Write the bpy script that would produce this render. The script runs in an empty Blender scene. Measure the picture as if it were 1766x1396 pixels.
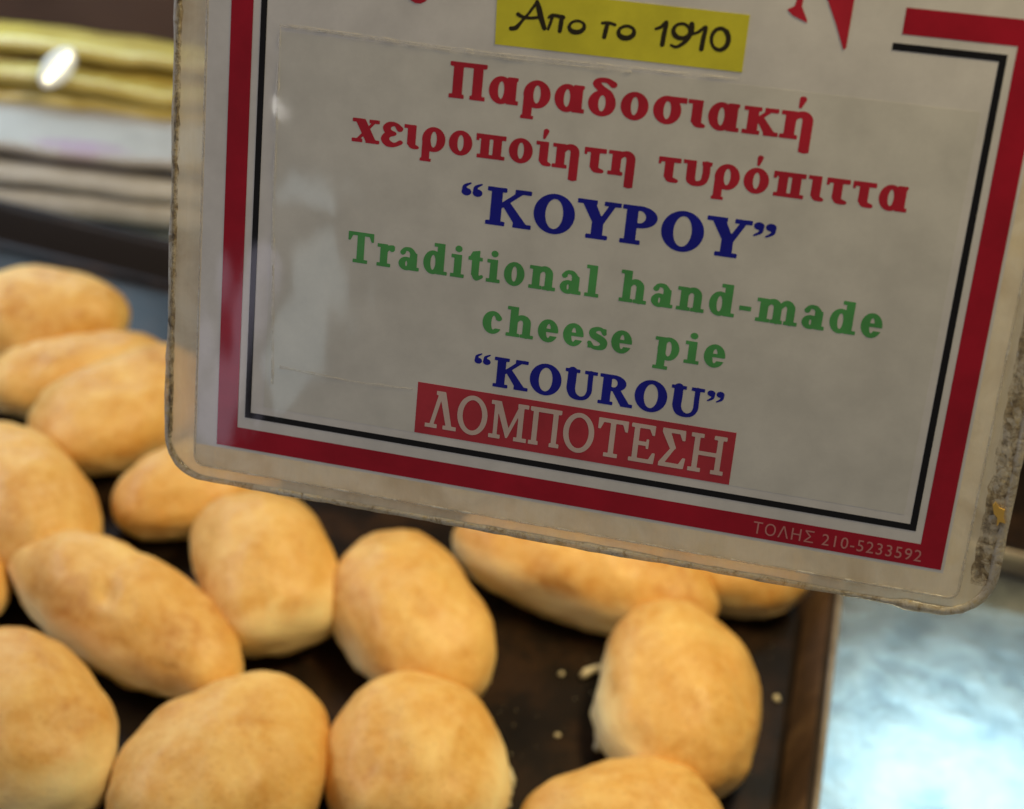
import bpy, bmesh, math, random
import numpy as np
from mathutils import Vector, Matrix, noise
from mathutils.geometry import tessellate_polygon
rnd = random.Random(7)
MM = 0.001
scene = bpy.context.scene
C = scene.collection

# ------------------------------------------------------------------ camera
F_PX, CX, CY = 2515.0, 883.0, 698.0          # focal length in photo pixels, image centre
PITCH, ROLL, CAM_H = math.radians(38), math.radians(7.5), 490.0
cp, sp = math.cos(PITCH), math.sin(PITCH)
Rx = np.array([[1, 0, 0], [0, sp, cp], [0, -cp, sp]])
cr, sr = math.cos(ROLL), math.sin(ROLL)
RC = np.array([[cr, sr, 0], [-sr, cr, 0], [0, 0, 1]]) @ Rx      # world -> camera
cam_d = bpy.data.cameras.new('camera')
cam = bpy.data.objects.new('camera', cam_d); C.objects.link(cam)
m = Matrix([[*RC.T[0]], [*RC.T[1]], [*RC.T[2]]]).to_4x4()
m.translation = Vector((0, 0, CAM_H * MM))
cam.matrix_world = m
cam_d.sensor_width = 36.0
cam_d.sensor_fit = 'HORIZONTAL'
cam_d.lens = 36.0 * F_PX / 1766.0
cam_d.clip_start = 0.01
cam_d.clip_end = 20
cam_d.dof.use_dof = True
cam_d.dof.focus_distance = 0.405
cam_d.dof.aperture_fstop = 8.5
scene.camera = cam

# ------------------------------------------------------------------ world and lamps
world = bpy.data.worlds.new('World'); scene.world = world
world.use_nodes = True
bg = world.node_tree.nodes['Background']
bg.inputs['Color'].default_value = (0.137, 0.127, 0.116, 1)
bg.inputs['Strength'].default_value = 1.0
scene.view_settings.view_transform = 'Standard'
scene.view_settings.look = 'None'
scene.view_settings.exposure = 0.0
scene.view_settings.gamma = 1.0

def area(name, loc, target, sx, sy, radiance, color, shape='RECTANGLE', roll=0):
    d = bpy.data.lights.new(name, 'AREA'); d.shape = shape
    d.size = sx * MM; d.size_y = sy * MM
    A = d.size * d.size_y * (math.pi / 4 if shape == 'ELLIPSE' else 1)
    d.energy = radiance * math.pi * A
    d.color = color
    o = bpy.data.objects.new(name, d); C.objects.link(o)
    L = Vector(loc) * MM; T = Vector(target) * MM
    q = (L - T).to_track_quat('Z', 'Y')
    o.rotation_euler = q.to_euler(); o.location = L
    if roll: o.rotation_euler = (q.to_matrix() @ Matrix.Rotation(roll, 3, 'Z')).to_euler()
    return o

def mirror_spot(u, v, dist):
    # point that the face of the sign mirrors at photo pixel (u, v)
    d = RC.T @ np.array([(u - CX) / F_PX, -(v - CY) / F_PX, -1.0]); d /= np.linalg.norm(d)
    n = np.array([-0.1899757, -0.92346072, 0.33336097]); n /= np.linalg.norm(n)
    o_ = np.array([0, 0, CAM_H]); c0 = np.array([-79.52, 368.77, 333.53])
    P = o_ + ((c0 - o_) @ n) / (d @ n) * d
    r = d - 2 * (d @ n) * n
    return tuple(P + r * dist)
WIN1 = mirror_spot(532, 550, 900); WIN2 = mirror_spot(545, 336, 900); WIN3 = mirror_spot(395, 600, 900); WIN4 = mirror_spot(484, 188, 900); WINT = mirror_spot(525, 540, 0)
# warm strip lamp under the roof of the case, cool ceiling panel far behind, added cool fills at left, shop window behind the viewer
area('case_lamp', (170, 455, 620), (-20, 450, 0), 260, 90, 47.0, (1.0, 0.80, 0.43))
area('ceiling_panel', (525, 1095, 760), (205, 440, 0), 250, 200, 5.2, (0.58, 0.90, 1.0))
area('rear_veil_fill', (-285, 880, 450), (-150, 430, 0), 150, 330, 2.6, (0.62, 0.80, 1.0))  # unseen added lamp, its cool sheen stands in for glass haze
area('side_veil_fill', (-640, 230, 420), (-200, 470, 0), 380, 300, 1.5, (0.86, 0.80, 0.95))  # added fill with no window behind it, pales the left pies
area('left_veil_fill', (-520, 560, 330), (-200, 500, 0), 420, 90, 9.0, (0.72, 0.82, 1.0))  # added cool fill in place of haze over the left pies
area('floor_sheen_fill', (-320, 880, 178), (-213, 640, 0), 300, 84, 8.0, (0.55, 0.80, 1.0))  # unseen lamp added for a bluish sheen on the tray floor
# two lit panes of the shop window behind the viewer, mirrored in the film of the sign
area('shop_window', WIN1, WINT, 58, 165, 3.2, (0.78, 0.95, 1.0), 'ELLIPSE')
area('shop_window', WIN2, WINT, 48, 17, 4.2, (0.80, 0.95, 1.0))
area('shop_window', WIN3, WINT, 34, 175, 3.3, (0.86, 0.80, 1.0))
area('bare_bulb', WIN4, WINT, 5, 12, 60.0, (1.0, 0.98, 0.92))

# ------------------------------------------------------------------ helpers
def tag(o, label=None, cat=None, group=None, kind=None):
    if label: o['label'] = label
    if cat: o['category'] = cat
    if group: o['group'] = group
    if kind: o['kind'] = kind
    return o

def empty(name, loc=(0, 0, 0), label=None, cat=None, group=None):
    o = bpy.data.objects.new(name, None); C.objects.link(o)
    o.location = Vector(loc) * MM; o.empty_display_size = 0.01
    return tag(o, label, cat, group)

def mesh_obj(name, verts, faces, mat, parent=None, smooth=False):
    me = bpy.data.meshes.new(name)
    me.from_pydata([tuple(v) for v in verts], [], faces)
    me.materials.append(mat); me.update()
    if smooth:
        me.polygons.foreach_set('use_smooth', [True] * len(me.polygons))
    o = bpy.data.objects.new(name, me); C.objects.link(o)
    if parent: o.parent = parent
    return o

def bm_obj(name, bm, mat, parent=None, smooth=False):
    me = bpy.data.meshes.new(name); bm.to_mesh(me); bm.free()
    me.materials.append(mat)
    if smooth:
        me.polygons.foreach_set('use_smooth', [True] * len(me.polygons))
    o = bpy.data.objects.new(name, me); C.objects.link(o)
    if parent: o.parent = parent
    return o

def at(u, v, z=0.0):                       # photo pixel -> world point (mm) on the level z
    d = RC.T @ np.array([(u - CX) / F_PX, -(v - CY) / F_PX, -1.0])
    return Vector(np.array([0, 0, CAM_H]) + (z - CAM_H) / d[2] * d)

class NT:
    def __init__(s, name):
        s.m = bpy.data.materials.new(name); s.m.use_nodes = True
        s.t = s.m.node_tree; s.n = s.t.nodes; s.n.clear()
        s.out = s.n.new('ShaderNodeOutputMaterial')
    def node(s, typ, **kw):
        n = s.n.new(typ)
        for k, v in kw.items():
            if hasattr(n, k) and k not in ('Scale',): setattr(n, k, v)
        return n
    def link(s, a, b): s.t.links.new(a, b)
    def coord(s, kind='Object', scale=(1, 1, 1)):
        c = s.n.new('ShaderNodeTexCoord'); mp = s.n.new('ShaderNodeMapping')
        mp.inputs['Scale'].default_value = scale
        s.link(c.outputs[kind], mp.inputs['Vector']); return mp.outputs['Vector']
    def noise(s, vec, scale, detail=4, rough=0.55, dist=0.0):
        n = s.n.new('ShaderNodeTexNoise'); n.inputs['Scale'].default_value = scale
        n.inputs['Detail'].default_value = detail; n.inputs['Roughness'].default_value = rough
        n.inputs['Distortion'].default_value = dist
        s.link(vec, n.inputs['Vector']); return n.outputs['Fac']
    def ramp(s, fac, stops):
        r = s.n.new('ShaderNodeValToRGB'); e = r.color_ramp.elements
        while len(e) < len(stops): e.new(0.5)
        for el, (p, c) in zip(e, stops):
            el.position = p; el.color = (*c, 1) if len(c) == 3 else c
        s.link(fac, r.inputs['Fac']); return r.outputs['Color']
    def mix(s, fac, a, b, mode='MIX'):
        x = s.n.new('ShaderNodeMix'); x.data_type = 'RGBA'; x.blend_type = mode
        for sock, v in ((x.inputs['Factor'], fac), (x.inputs['A'], a), (x.inputs['B'], b)):
            if hasattr(v, 'is_linked'): s.link(v, sock)
            elif isinstance(v, tuple): sock.default_value = (*v, 1)
            else: sock.default_value = v
        return x.outputs['Result']
    def math(s, op, a, b=0.0, clamp=False):
        x = s.n.new('ShaderNodeMath'); x.operation = op; x.use_clamp = clamp
        for i, v in enumerate((a, b)):
            if hasattr(v, 'is_linked'): s.link(v, x.inputs[i])
            else: x.inputs[i].default_value = v
        return x.outputs[0]
    def bump(s, h, strength, dist=0.001):
        b = s.n.new('ShaderNodeBump'); b.inputs['Strength'].default_value = strength
        b.inputs['Distance'].default_value = dist
        s.link(h, b.inputs['Height']); return b.outputs['Normal']
    def principled(s, **kw):
        p = s.n.new('ShaderNodeBsdfPrincipled')
        for k, v in kw.items():
            k = k.replace('_', ' ')
            if hasattr(v, 'is_linked'): s.link(v, p.inputs[k])
            elif isinstance(v, tuple): p.inputs[k].default_value = (*v, 1)
            else: p.inputs[k].default_value = v
        return p
    def done(s, shader):
        s.link(shader, s.out.inputs['Surface']); return s.m

def sep_z(t, vec):
    x = t.n.new('ShaderNodeSeparateXYZ'); t.link(vec, x.inputs[0]); return x.outputs

# ------------------------------------------------------------------ materials
def mat_pie(i, flank=None):
    r = random.Random(100 + i)
    t = NT('baked_crust')
    v = t.coord('Object'); t.n['Mapping'].inputs['Location'].default_value = (i * .37, i * .91, 0)
    raw = t.n.new('ShaderNodeTexCoord').outputs['Object']
    x, y, z = sep_z(t, raw)
    big = t.noise(v, 30, 5, .62, .5)
    fine = t.noise(v, 170, 5, .65)
    speck = t.noise(v, 520, 3, .6)
    top = t.ramp(big, [(0.28, (0.86, 0.575, 0.195)), (0.43, (0.76, 0.435, 0.112)), (0.57, (0.68, 0.345, 0.072)), (0.72, (0.53, 0.225, 0.038))])
    col = t.mix(t.ramp(fine, [(.38, (0, 0, 0)), (.72, (.5, .5, .5))]), top, (0.88, 0.61, 0.235))
    dark = t.ramp(speck, [(0.57, (1, 1, 1)), (0.70, (0.60, 0.42, 0.28))])
    col = t.mix(.38, col, dark, 'MULTIPLY')
    # pale unbaked band near the base, edge broken by noise
    edge = t.math('ADD', z, t.math('MULTIPLY', t.math('SUBTRACT', big, .5), 0.022))
    mr = t.n.new('ShaderNodeMapRange'); mr.inputs['From Min'].default_value = -0.010 + r.uniform(-.003, .003)
    mr.inputs['From Max'].default_value = 0.004; mr.inputs['To Min'].default_value = 1; mr.inputs['To Max'].default_value = 0
    if flank:  # one side: pale dough, with its brighter light painted in
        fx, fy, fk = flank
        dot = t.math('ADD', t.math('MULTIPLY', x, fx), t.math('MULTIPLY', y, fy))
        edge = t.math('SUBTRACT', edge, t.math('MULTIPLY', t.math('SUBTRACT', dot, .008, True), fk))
    t.link(edge, mr.inputs['Value'])
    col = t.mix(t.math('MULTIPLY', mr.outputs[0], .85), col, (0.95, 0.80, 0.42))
    h = t.math('ADD', t.math('MULTIPLY', fine, .7), t.math('MULTIPLY', speck, .3))
    p = t.principled(Base_Color=col, Roughness=.62, Normal=t.bump(h, .5, .0015),
                     Subsurface_Weight=.12, Coat_Weight=t.math('MULTIPLY', big, .42), Coat_Roughness=.36)
    p.inputs['Subsurface Radius'].default_value = (0.004, 0.002, 0.001)
    p.inputs['Specular IOR Level'].default_value = .35
    return t.done(p.outputs[0])

def laminated(name, col, vary=.06, coat=1.0, rough=.045):
    """print under a slightly wavy clear film"""
    t = NT(name); v = t.coord('Object')
    n1 = t.noise(v, 60, 4, .6); n2 = t.noise(v, 900, 3, .6)
    dk = tuple(c * (1 - 2.2 * vary) for c in col)
    c = t.mix(t.ramp(n1, [(.35, (0, 0, 0)), (.65, (1, 1, 1))]), dk, col)
    c = t.mix(t.math('MULTIPLY', t.math('SUBTRACT', n2, .42, True), .35), c, tuple(x * .8 for x in col))
    w = t.noise(t.coord('Object', (1, .55, 1)), 28, 2, .5)
    p = t.principled(Base_Color=c, Roughness=.6, Specular_IOR_Level=.08, Coat_Weight=coat, Coat_Roughness=rough,
                     Coat_IOR=1.33, Coat_Normal=t.bump(w, .22, .002))
    return t.done(p.outputs[0])

M = {}
M['paper'] = laminated('laminated_white_paper', (0.80, 0.78, 0.74))
M['panel'] = laminated('laminated_cream_panel', (0.76, 0.745, 0.675))
M['red'] = laminated('red_print', (0.47, 0.008, 0.028), .10)
M['red_txt'] = laminated('red_lettering_print', (0.58, 0.022, 0.045), .10)
M['blue'] = laminated('blue_lettering_print', (0.010, 0.014, 0.36), .10)
M['green'] = laminated('green_lettering_print', (0.105, 0.43, 0.12), .10)
M['black'] = laminated('black_print', (0.008, 0.008, 0.010), .1)
M['banner'] = laminated('red_banner_print', (0.55, 0.045, 0.065), .10)
M['pale'] = laminated('pale_lettering_print', (0.74, 0.58, 0.51), .06)
M['faint'] = laminated('faint_pink_print', (0.66, 0.27, 0.25), .06)
M['yellow'] = laminated('yellow_label_print', (0.82, 0.76, 0.05), .08)
M['ink'] = laminated('black_ink', (0.035, 0.028, 0.012), .1)

def mat_sleeve(name, clear):
    t = NT(name)
    v = t.coord('Object', (1, .10, 1)); v2 = t.coord('Object')
    streak = t.noise(v, 230, 4, .6); blot = t.noise(v2, 55, 4, .6, .6); fine = t.noise(v2, 700, 3)
    col = t.ramp(blot, [(.3, (.78, .70, .57)), (.55, (.90, .85, .75)), (.75, (.84, .76, .60))])
    bmp = t.bump(t.math('ADD', streak, t.math('MULTIPLY', fine, .3)), .5, .0012)
    p = t.principled(Base_Color=col, Roughness=.25, Coat_Weight=1.0, Coat_Roughness=.06, Normal=bmp)
    tl = t.n.new('ShaderNodeBsdfTranslucent'); t.link(col, tl.inputs['Color'])
    mx = t.n.new('ShaderNodeMixShader'); mx.inputs[0].default_value = .72
    t.link(p.outputs[0], mx.inputs[1]); t.link(tl.outputs[0], mx.inputs[2])
    tr = t.n.new('ShaderNodeBsdfTransparent'); tr.inputs[0].default_value = (.93, .90, .84, 1)
    m2 = t.n.new('ShaderNodeMixShader')
    f = t.math('ADD', t.math('MULTIPLY', streak, .45), t.math('MULTIPLY', blot, .25))
    fac = t.math('ADD', t.math('MULTIPLY', f, -.7), clear + .24, True)
    t.link(fac, m2.inputs[0]); t.link(mx.outputs[0], m2.inputs[1]); t.link(tr.outputs[0], m2.inputs[2])
    return t.done(m2.outputs[0])
M['sleeve'] = mat_sleeve('milky_plastic_sleeve', .16); M['flange'] = mat_sleeve('clear_plastic_flange', .52)

def mat_rim():
    t = NT('grimy_plastic_edge'); v = t.coord('Object')
    blot = t.noise(v, 260, 6, .75, .4); big = t.noise(v, 34, 3, .5); fine = t.noise(v, 900, 3, .6)
    col = t.ramp(blot, [(.33, (.17, .11, .05)), (.41, (.45, .36, .22)), (.52, (.70, .65, .54)), (.66, (.66, .52, .26))])
    bmp = t.bump(t.math('ADD', blot, t.math('MULTIPLY', fine, .4)), .8, .0012)
    p = t.principled(Base_Color=col, Roughness=.3, Coat_Weight=.8, Coat_Roughness=.1, Normal=bmp)
    tr = t.n.new('ShaderNodeBsdfTransparent'); tr.inputs[0].default_value = (.9, .88, .82, 1)
    m2 = t.n.new('ShaderNodeMixShader')
    fac = t.ramp(big, [(.38, (.12,) * 3), (.62, (.55,) * 3)])
    t.link(fac, m2.inputs[0]); t.link(p.outputs[0], m2.inputs[1]); t.link(tr.outputs[0], m2.inputs[2])
    return t.done(m2.outputs[0])
M['rim'] = mat_rim()

def mat_seam():
    t = NT('pale_weld_seam'); v = t.coord('Object'); n = t.noise(v, 150, 5, .7)
    col = t.ramp(n, [(.35, (.50, .44, .34)), (.6, (.84, .82, .74))])
    p = t.principled(Base_Color=col, Roughness=.3, Coat_Weight=1.0, Coat_Roughness=.05, Normal=t.bump(n, .6, .0008))
    tr = t.n.new('ShaderNodeBsdfTransparent')
    m2 = t.n.new('ShaderNodeMixShader'); t.link(t.ramp(n, [(.40, (.85,) * 3), (.66, (.35,) * 3)]), m2.inputs[0])
    t.link(p.outputs[0], m2.inputs[1]); t.link(tr.outputs[0], m2.inputs[2])
    return t.done(m2.outputs[0])
M['seam'] = mat_seam()

def mat_simple(name, stops, scale, rough=.5, bump=.2, bd=.001, detail=5, **kw):
    t = NT(name); v = t.coord('Object'); n = t.noise(v, scale, detail, .6, .3); f = t.noise(v, scale * 9, 3, .6)
    col = t.ramp(n, stops)
    h = t.math('ADD', n, t.math('MULTIPLY', f, .35))
    p = t.principled(Base_Color=col, Roughness=rough, Normal=t.bump(h, bump, bd), **kw)
    return t.done(p.outputs[0])

M['tray'] = mat_simple('burnt_black_tray', [(.3, (.006, .004, .003)), (.5, (.013, .008, .005)), (.64, (.034, .017, .008)), (.8, (.012, .007, .005))], 26, .32, .25, Specular_IOR_Level=.22)
M['tray_wall_plain'] = mat_simple('brown_baked_on_rim', [(.3, (.06, .024, .010)), (.5, (.11, .045, .016)), (.66, (.15, .068, .022)), (.8, (.09, .035, .012))], 30, .5, .4)
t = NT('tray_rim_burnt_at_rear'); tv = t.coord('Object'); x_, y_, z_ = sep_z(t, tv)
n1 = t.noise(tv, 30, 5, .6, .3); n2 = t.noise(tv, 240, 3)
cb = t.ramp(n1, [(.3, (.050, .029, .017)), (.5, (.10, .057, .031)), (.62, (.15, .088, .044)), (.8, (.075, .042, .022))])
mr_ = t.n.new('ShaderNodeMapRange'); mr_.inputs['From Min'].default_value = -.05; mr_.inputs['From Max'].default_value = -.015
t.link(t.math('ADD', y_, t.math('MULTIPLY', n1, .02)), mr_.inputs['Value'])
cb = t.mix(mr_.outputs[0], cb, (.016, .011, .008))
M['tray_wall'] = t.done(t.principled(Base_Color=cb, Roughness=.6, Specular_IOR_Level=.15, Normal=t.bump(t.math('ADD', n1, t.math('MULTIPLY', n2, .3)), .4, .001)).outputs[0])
M['tray_ledge'] = mat_simple('dark_brown_ledge', [(.3, (.016, .011, .008)), (.7, (.035, .021, .013))], 40, .6, .3, Specular_IOR_Level=.15)
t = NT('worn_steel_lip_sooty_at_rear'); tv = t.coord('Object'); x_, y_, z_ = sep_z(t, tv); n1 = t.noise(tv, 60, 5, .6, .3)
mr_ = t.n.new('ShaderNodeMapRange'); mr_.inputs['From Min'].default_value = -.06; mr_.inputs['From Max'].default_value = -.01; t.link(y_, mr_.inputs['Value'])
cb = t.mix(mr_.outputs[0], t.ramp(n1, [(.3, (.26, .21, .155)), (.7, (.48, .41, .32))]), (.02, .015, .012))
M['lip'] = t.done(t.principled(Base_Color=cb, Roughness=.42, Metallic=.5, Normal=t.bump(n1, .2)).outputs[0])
M['back'] = mat_simple('dark_brown_panel', [(.3, (.06, .030, .020)), (.6, (.095, .048, .032)), (.8, (.05, .03, .02))], 7, .55, .1)
M['bag'] = mat_simple('white_bag_paper', [(.3, (.52, .50, .46)), (.6, (.66, .645, .62))], 22, .75, .3)
M['bag2'] = mat_simple('cream_bag_paper', [(.3, (.34, .30, .24)), (.6, (.48, .44, .37))], 22, .75, .3)
t = NT('white_bag_with_violet_print'); tv = t.coord('Object'); n1 = t.noise(tv, 22, 5, .6, .3); n2 = t.noise(tv, 120, 3, .6)
x_, y_, z_ = sep_z(t, t.n.new('ShaderNodeTexCoord').outputs['Object']); pc = at(140, 262, 40) * MM
ee = t.math('ADD', t.math('POWER', t.math('DIVIDE', t.math('SUBTRACT', x_, pc.x), .034), 2.0), t.math('POWER', t.math('DIVIDE', t.math('SUBTRACT', y_, pc.y), .011), 2.0))
mk = t.math('MULTIPLY', t.ramp(ee, [(.45, (1, 1, 1)), (1.0, (0, 0, 0))]), t.math('ADD', t.math('MULTIPLY', n2, 1.4), -.2, True))
cb = t.ramp(n1, [(.3, (.30, .27, .23)), (.6, (.385, .345, .30))]); cb = t.mix(mk, cb, (.30, .15, .25))
M['bag_top'] = t.done(t.principled(Base_Color=cb, Roughness=.75, Normal=t.bump(n1, .3, .002)).outputs[0])
M['mark'] = mat_simple('faint_violet_print', [(.35, (.40, .24, .36)), (.65, (.56, .46, .54))], 90, .75, .1)
M['crumb'] = mat_simple('pale_crumb', [(.3, (.55, .45, .25)), (.7, (.80, .72, .50))], 400, .7, .3)

def mat_wrap():
    t = NT('yellow_wrapping'); v = t.coord('Object', (.25, 1, 1)); n = t.noise(v, 45, 4, .6, .4)
    col = t.ramp(n, [(.3, (.30, .19, .03)), (.5, (.45, .32, .05)), (.7, (.55, .44, .15))])
    p = t.principled(Base_Color=col, Roughness=.5, Coat_Weight=.4, Coat_Roughness=.2, Normal=t.bump(n, .4, .003))
    return t.done(p.outputs[0])
M['wrap'] = mat_wrap()

def mat_steel():
    t = NT('smeared_steel_counter'); v = t.coord('Object', (1, 1, 1))
    n = t.noise(v, 42, 4, .6, .1); big = t.noise(v, 11, 2, .5); br = t.noise(t.coord('Object', (1, .06, 1)), 500, 3, .5)
    col = t.ramp(n, [(.28, (.42, .49, .54)), (.46, (.62, .70, .73)), (.62, (.78, .85, .86))])
    rgh = t.math('ADD', .20, t.math('MULTIPLY', n, .10))
    h = t.math('ADD', t.math('MULTIPLY', big, 1.0), t.math('ADD', t.math('MULTIPLY', n, .35), t.math('MULTIPLY', br, .01)))
    p = t.principled(Base_Color=col, Metallic=.92, Roughness=rgh, Normal=t.bump(h, .15, .005))
    return t.done(p.outputs[0])
M['steel'] = mat_steel()

# ------------------------------------------------------------------ counter and back panel
def box_verts(x0, y0, z0, x1, y1, z1):
    return [Vector(p) * MM for p in ((x0, y0, z0), (x1, y0, z0), (x1, y1, z0), (x0, y1, z0), (x0, y0, z1), (x1, y0, z1), (x1, y1, z1), (x0, y1, z1))]
BOXF = [(0, 3, 2, 1), (4, 5, 6, 7), (0, 1, 5, 4), (1, 2, 6, 5), (2, 3, 7, 6), (3, 0, 4, 7)]
o = mesh_obj('counter', box_verts(-1100, 60, -32, 1100, 1000, -2), BOXF, M['steel']); tag(o, kind='structure')
o = mesh_obj('wall', box_verts(-1100, 905, -32, 1100, 925, 520), BOXF, M['back']); tag(o, kind='structure')

# ------------------------------------------------------------------ baking trays
TY = math.radians(-10)
def tray(name, origin, yaw, size_u, size_v, label):
    """origin: rear right floor corner (mm); u runs left to right, v front to back; floor at z=0"""
    root = empty(name, origin, label, 'tray'); root.rotation_euler[2] = yaw
    U0, U1, V0, V1 = -size_u, 0, -size_v, 0
    def rrect(off, r, z, n=6):
        pts = []
        for cx, cy, a0 in ((U1 + off - r, V1 + off - r, 0), (U0 - off + r, V1 + off - r, 90), (U0 - off + r, V0 - off + r, 180), (U1 + off - r, V0 - off + r, 270)):
            for k in range(n + 1):
                a = math.radians(a0 + 90 * k / n)
                pts.append(Vector((cx + r * math.cos(a), cy + r * math.sin(a), z)) * MM)
        return pts
    def loft(nm, prof, mat, smooth=True, cap=False):
        rings = [rrect(o_, r_, z_) for o_, r_, z_ in prof]; n = len(rings[0])
        vs = [p for r in rings for p in r]; fs = []
        for i in range(len(rings) - 1):
            for k in range(n):
                a, b = i * n + k, i * n + (k + 1) % n
                fs.append((a, b, b + n, a + n))
        if cap: fs.append(tuple(range(n)))
        return mesh_obj(nm, vs, fs, mat, root, smooth)
    fl = loft('tray_floor', [(-3, 9, 0), (-1, 11, .4), (0, 12, 1.4)], M['tray'], False, True)
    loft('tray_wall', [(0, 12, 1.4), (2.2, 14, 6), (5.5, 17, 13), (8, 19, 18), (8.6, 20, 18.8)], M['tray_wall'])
    loft('tray_ledge', [(8.6, 20, 18.8), (9.4, 21, 19.2), (11.2, 22, 19.3)], M['tray_ledge'])
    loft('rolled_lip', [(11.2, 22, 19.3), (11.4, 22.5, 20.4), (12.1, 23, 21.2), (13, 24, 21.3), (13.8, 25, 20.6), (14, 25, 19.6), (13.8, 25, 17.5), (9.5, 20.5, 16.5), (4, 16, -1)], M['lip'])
    return root
u_ = Vector((math.cos(TY), math.sin(TY), 0)); v_ = Vector((-math.sin(TY), math.cos(TY), 0))
tray('baking_tray', tuple(u_ * 62 + v_ * 652), TY, 600, 400, 'dark baking tray with brown rim holding the cheese pies')
tray('baking_tray', tuple(u_ * 700 + v_ * 985), TY, 585, 400, 'added empty dark tray behind the sign, for the dark reflection at the right edge')  # tray added for the dark reflection on the counter here

# ------------------------------------------------------------------ cheese pies
def make_pie(i, x, y, a, b, c, yaw, label, z=0, egg=0.0, bend=0.0, pinch=0.0, tilt=(0, 0), sq=2.15, pale=None, dimple=None):
    NU, NV = 96, 52
    vs = []; fs = []
    off = Vector((i * 3.1, i * 1.7, 0))
    for j in range(NV + 1):
        ph = math.pi * j / NV - math.pi / 2
        for k in range(NU):
            th = 2 * math.pi * k / NU
            ct, st = math.cos(th), math.sin(th)
            e = 2 / sq
            X = abs(ct) ** e * (1 if ct > 0 else -1); Y = abs(st) ** e * (1 if st > 0 else -1)
            cph = max(0.0, math.cos(ph))
            if ph < 0: rr = cph ** .42; Z = -0.80 * abs(math.sin(ph)) ** 1.15
            else: rr = cph ** .98; Z = math.sin(ph)
            px, py, pz = X * rr, Y * rr, Z
            s = 1 + egg * px - pinch * max(0, 1 - (px * 2.2) ** 2) * .5
            py *= s; pz *= 1 + egg * .5 * px
            py += bend * (px * px - .35)
            P = Vector((px * a, py * b, pz * c))
            n = noise.noise(P * .030 + off) * 3.2 + noise.noise(P * .075 + off * 2) * 1.3 + noise.noise(P * .20 + off) * .38 + noise.noise(P * .5 + off) * .12
            # a small lip where the dough sits on the sheet
            if ph < -.35: n += .8 * abs(noise.noise(P * .09 + off * 3)) * 2
            d = Vector((px / a, py / b, pz / c)); d = d.normalized() if d.length > 1e-9 else Vector((0, 0, 1))
            P += d * n * (1 if ph > -1.0 else .15)
            if dimple and P.z > 0:
                W_ = at(dimple[0], dimple[1], c * 1.6) - Vector((x, y, c * .8)); cy_, sy_ = math.cos(math.radians(yaw)), math.sin(math.radians(yaw))
                lx, ly = W_.x * cy_ + W_.y * sy_, -W_.x * sy_ + W_.y * cy_
                P.z -= dimple[2] * math.exp(-((P.x - lx) ** 2 + (P.y - ly) ** 2) / (2 * dimple[3] ** 2))
            vs.append(P * MM)
    for j in range(NV):
        for k in range(NU):
            a0 = j * NU + k; b0 = j * NU + (k + 1) % NU
            fs.append((a0, b0, b0 + NU, a0 + NU))
    fl = None
    if pale:                                # direction of the unbaked side, painted brighter as if lit, world degrees -> own axes
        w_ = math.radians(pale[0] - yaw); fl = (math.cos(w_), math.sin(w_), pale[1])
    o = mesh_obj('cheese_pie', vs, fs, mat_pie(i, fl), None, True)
    tag(o, label, 'pie', 'oval cheese pies on the dark baking tray')
    o.location = Vector((x, y, c * .8 + z)) * MM
    o.rotation_euler = (math.radians(tilt[0]), math.radians(tilt[1]), math.radians(yaw))
    return o

PIES = [
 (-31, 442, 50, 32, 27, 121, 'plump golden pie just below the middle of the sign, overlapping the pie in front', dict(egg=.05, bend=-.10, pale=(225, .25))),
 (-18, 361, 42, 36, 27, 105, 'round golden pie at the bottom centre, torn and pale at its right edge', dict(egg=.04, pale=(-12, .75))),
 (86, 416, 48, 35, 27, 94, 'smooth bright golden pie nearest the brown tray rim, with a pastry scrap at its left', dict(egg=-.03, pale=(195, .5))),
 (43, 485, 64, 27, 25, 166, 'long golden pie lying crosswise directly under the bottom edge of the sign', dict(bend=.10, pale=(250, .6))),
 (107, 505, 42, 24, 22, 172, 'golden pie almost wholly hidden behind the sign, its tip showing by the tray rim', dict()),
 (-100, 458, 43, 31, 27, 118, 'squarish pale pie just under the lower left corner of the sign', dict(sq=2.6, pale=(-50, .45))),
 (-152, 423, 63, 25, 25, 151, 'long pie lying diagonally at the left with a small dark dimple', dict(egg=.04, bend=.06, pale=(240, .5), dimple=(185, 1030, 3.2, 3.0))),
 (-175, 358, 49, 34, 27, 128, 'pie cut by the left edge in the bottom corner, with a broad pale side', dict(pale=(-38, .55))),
 (-91, 343, 53, 38, 27, 74, 'large golden pie at the bottom, pointed towards the upper right', dict(egg=.03, sq=2.1)),
 (65, 341, 41, 35, 26, 9, 'pie showing only its top at the bottom edge, before the brightest pie', dict()),
 (-217, 481, 53, 30, 26, 132, 'pie at the left edge just behind the long diagonal pie', dict()),
 (-191, 559, 50, 34, 24, 50, 'pale pinkish pie at the left, partly behind the lower left side of the sign', dict(egg=-.05)),
 (-224, 585, 49, 23, 20, 27, 'pie at the left between the farthest pie and the pale pinkish pie', dict()),
 (-258, 622, 48, 31, 25, 15, 'farthest pie at the left, orange-brown, near the rear rim of the tray', dict()),
 (-143, 512, 42, 24, 20, 40, 'small pie peeking out beneath the rounded lower left corner of the sign', dict()),
 (-240, 431, 36, 30, 20, 147, 'sliver of a pie at the left edge beside the long diagonal pie', dict()),
]
PIE_OBJ = []
for i, (x, y, a, b, c, yaw, lab, kw) in enumerate(PIES):
    PIE_OBJ.append(make_pie(i, x, y, a, b, c, yaw, lab, **kw))

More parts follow.
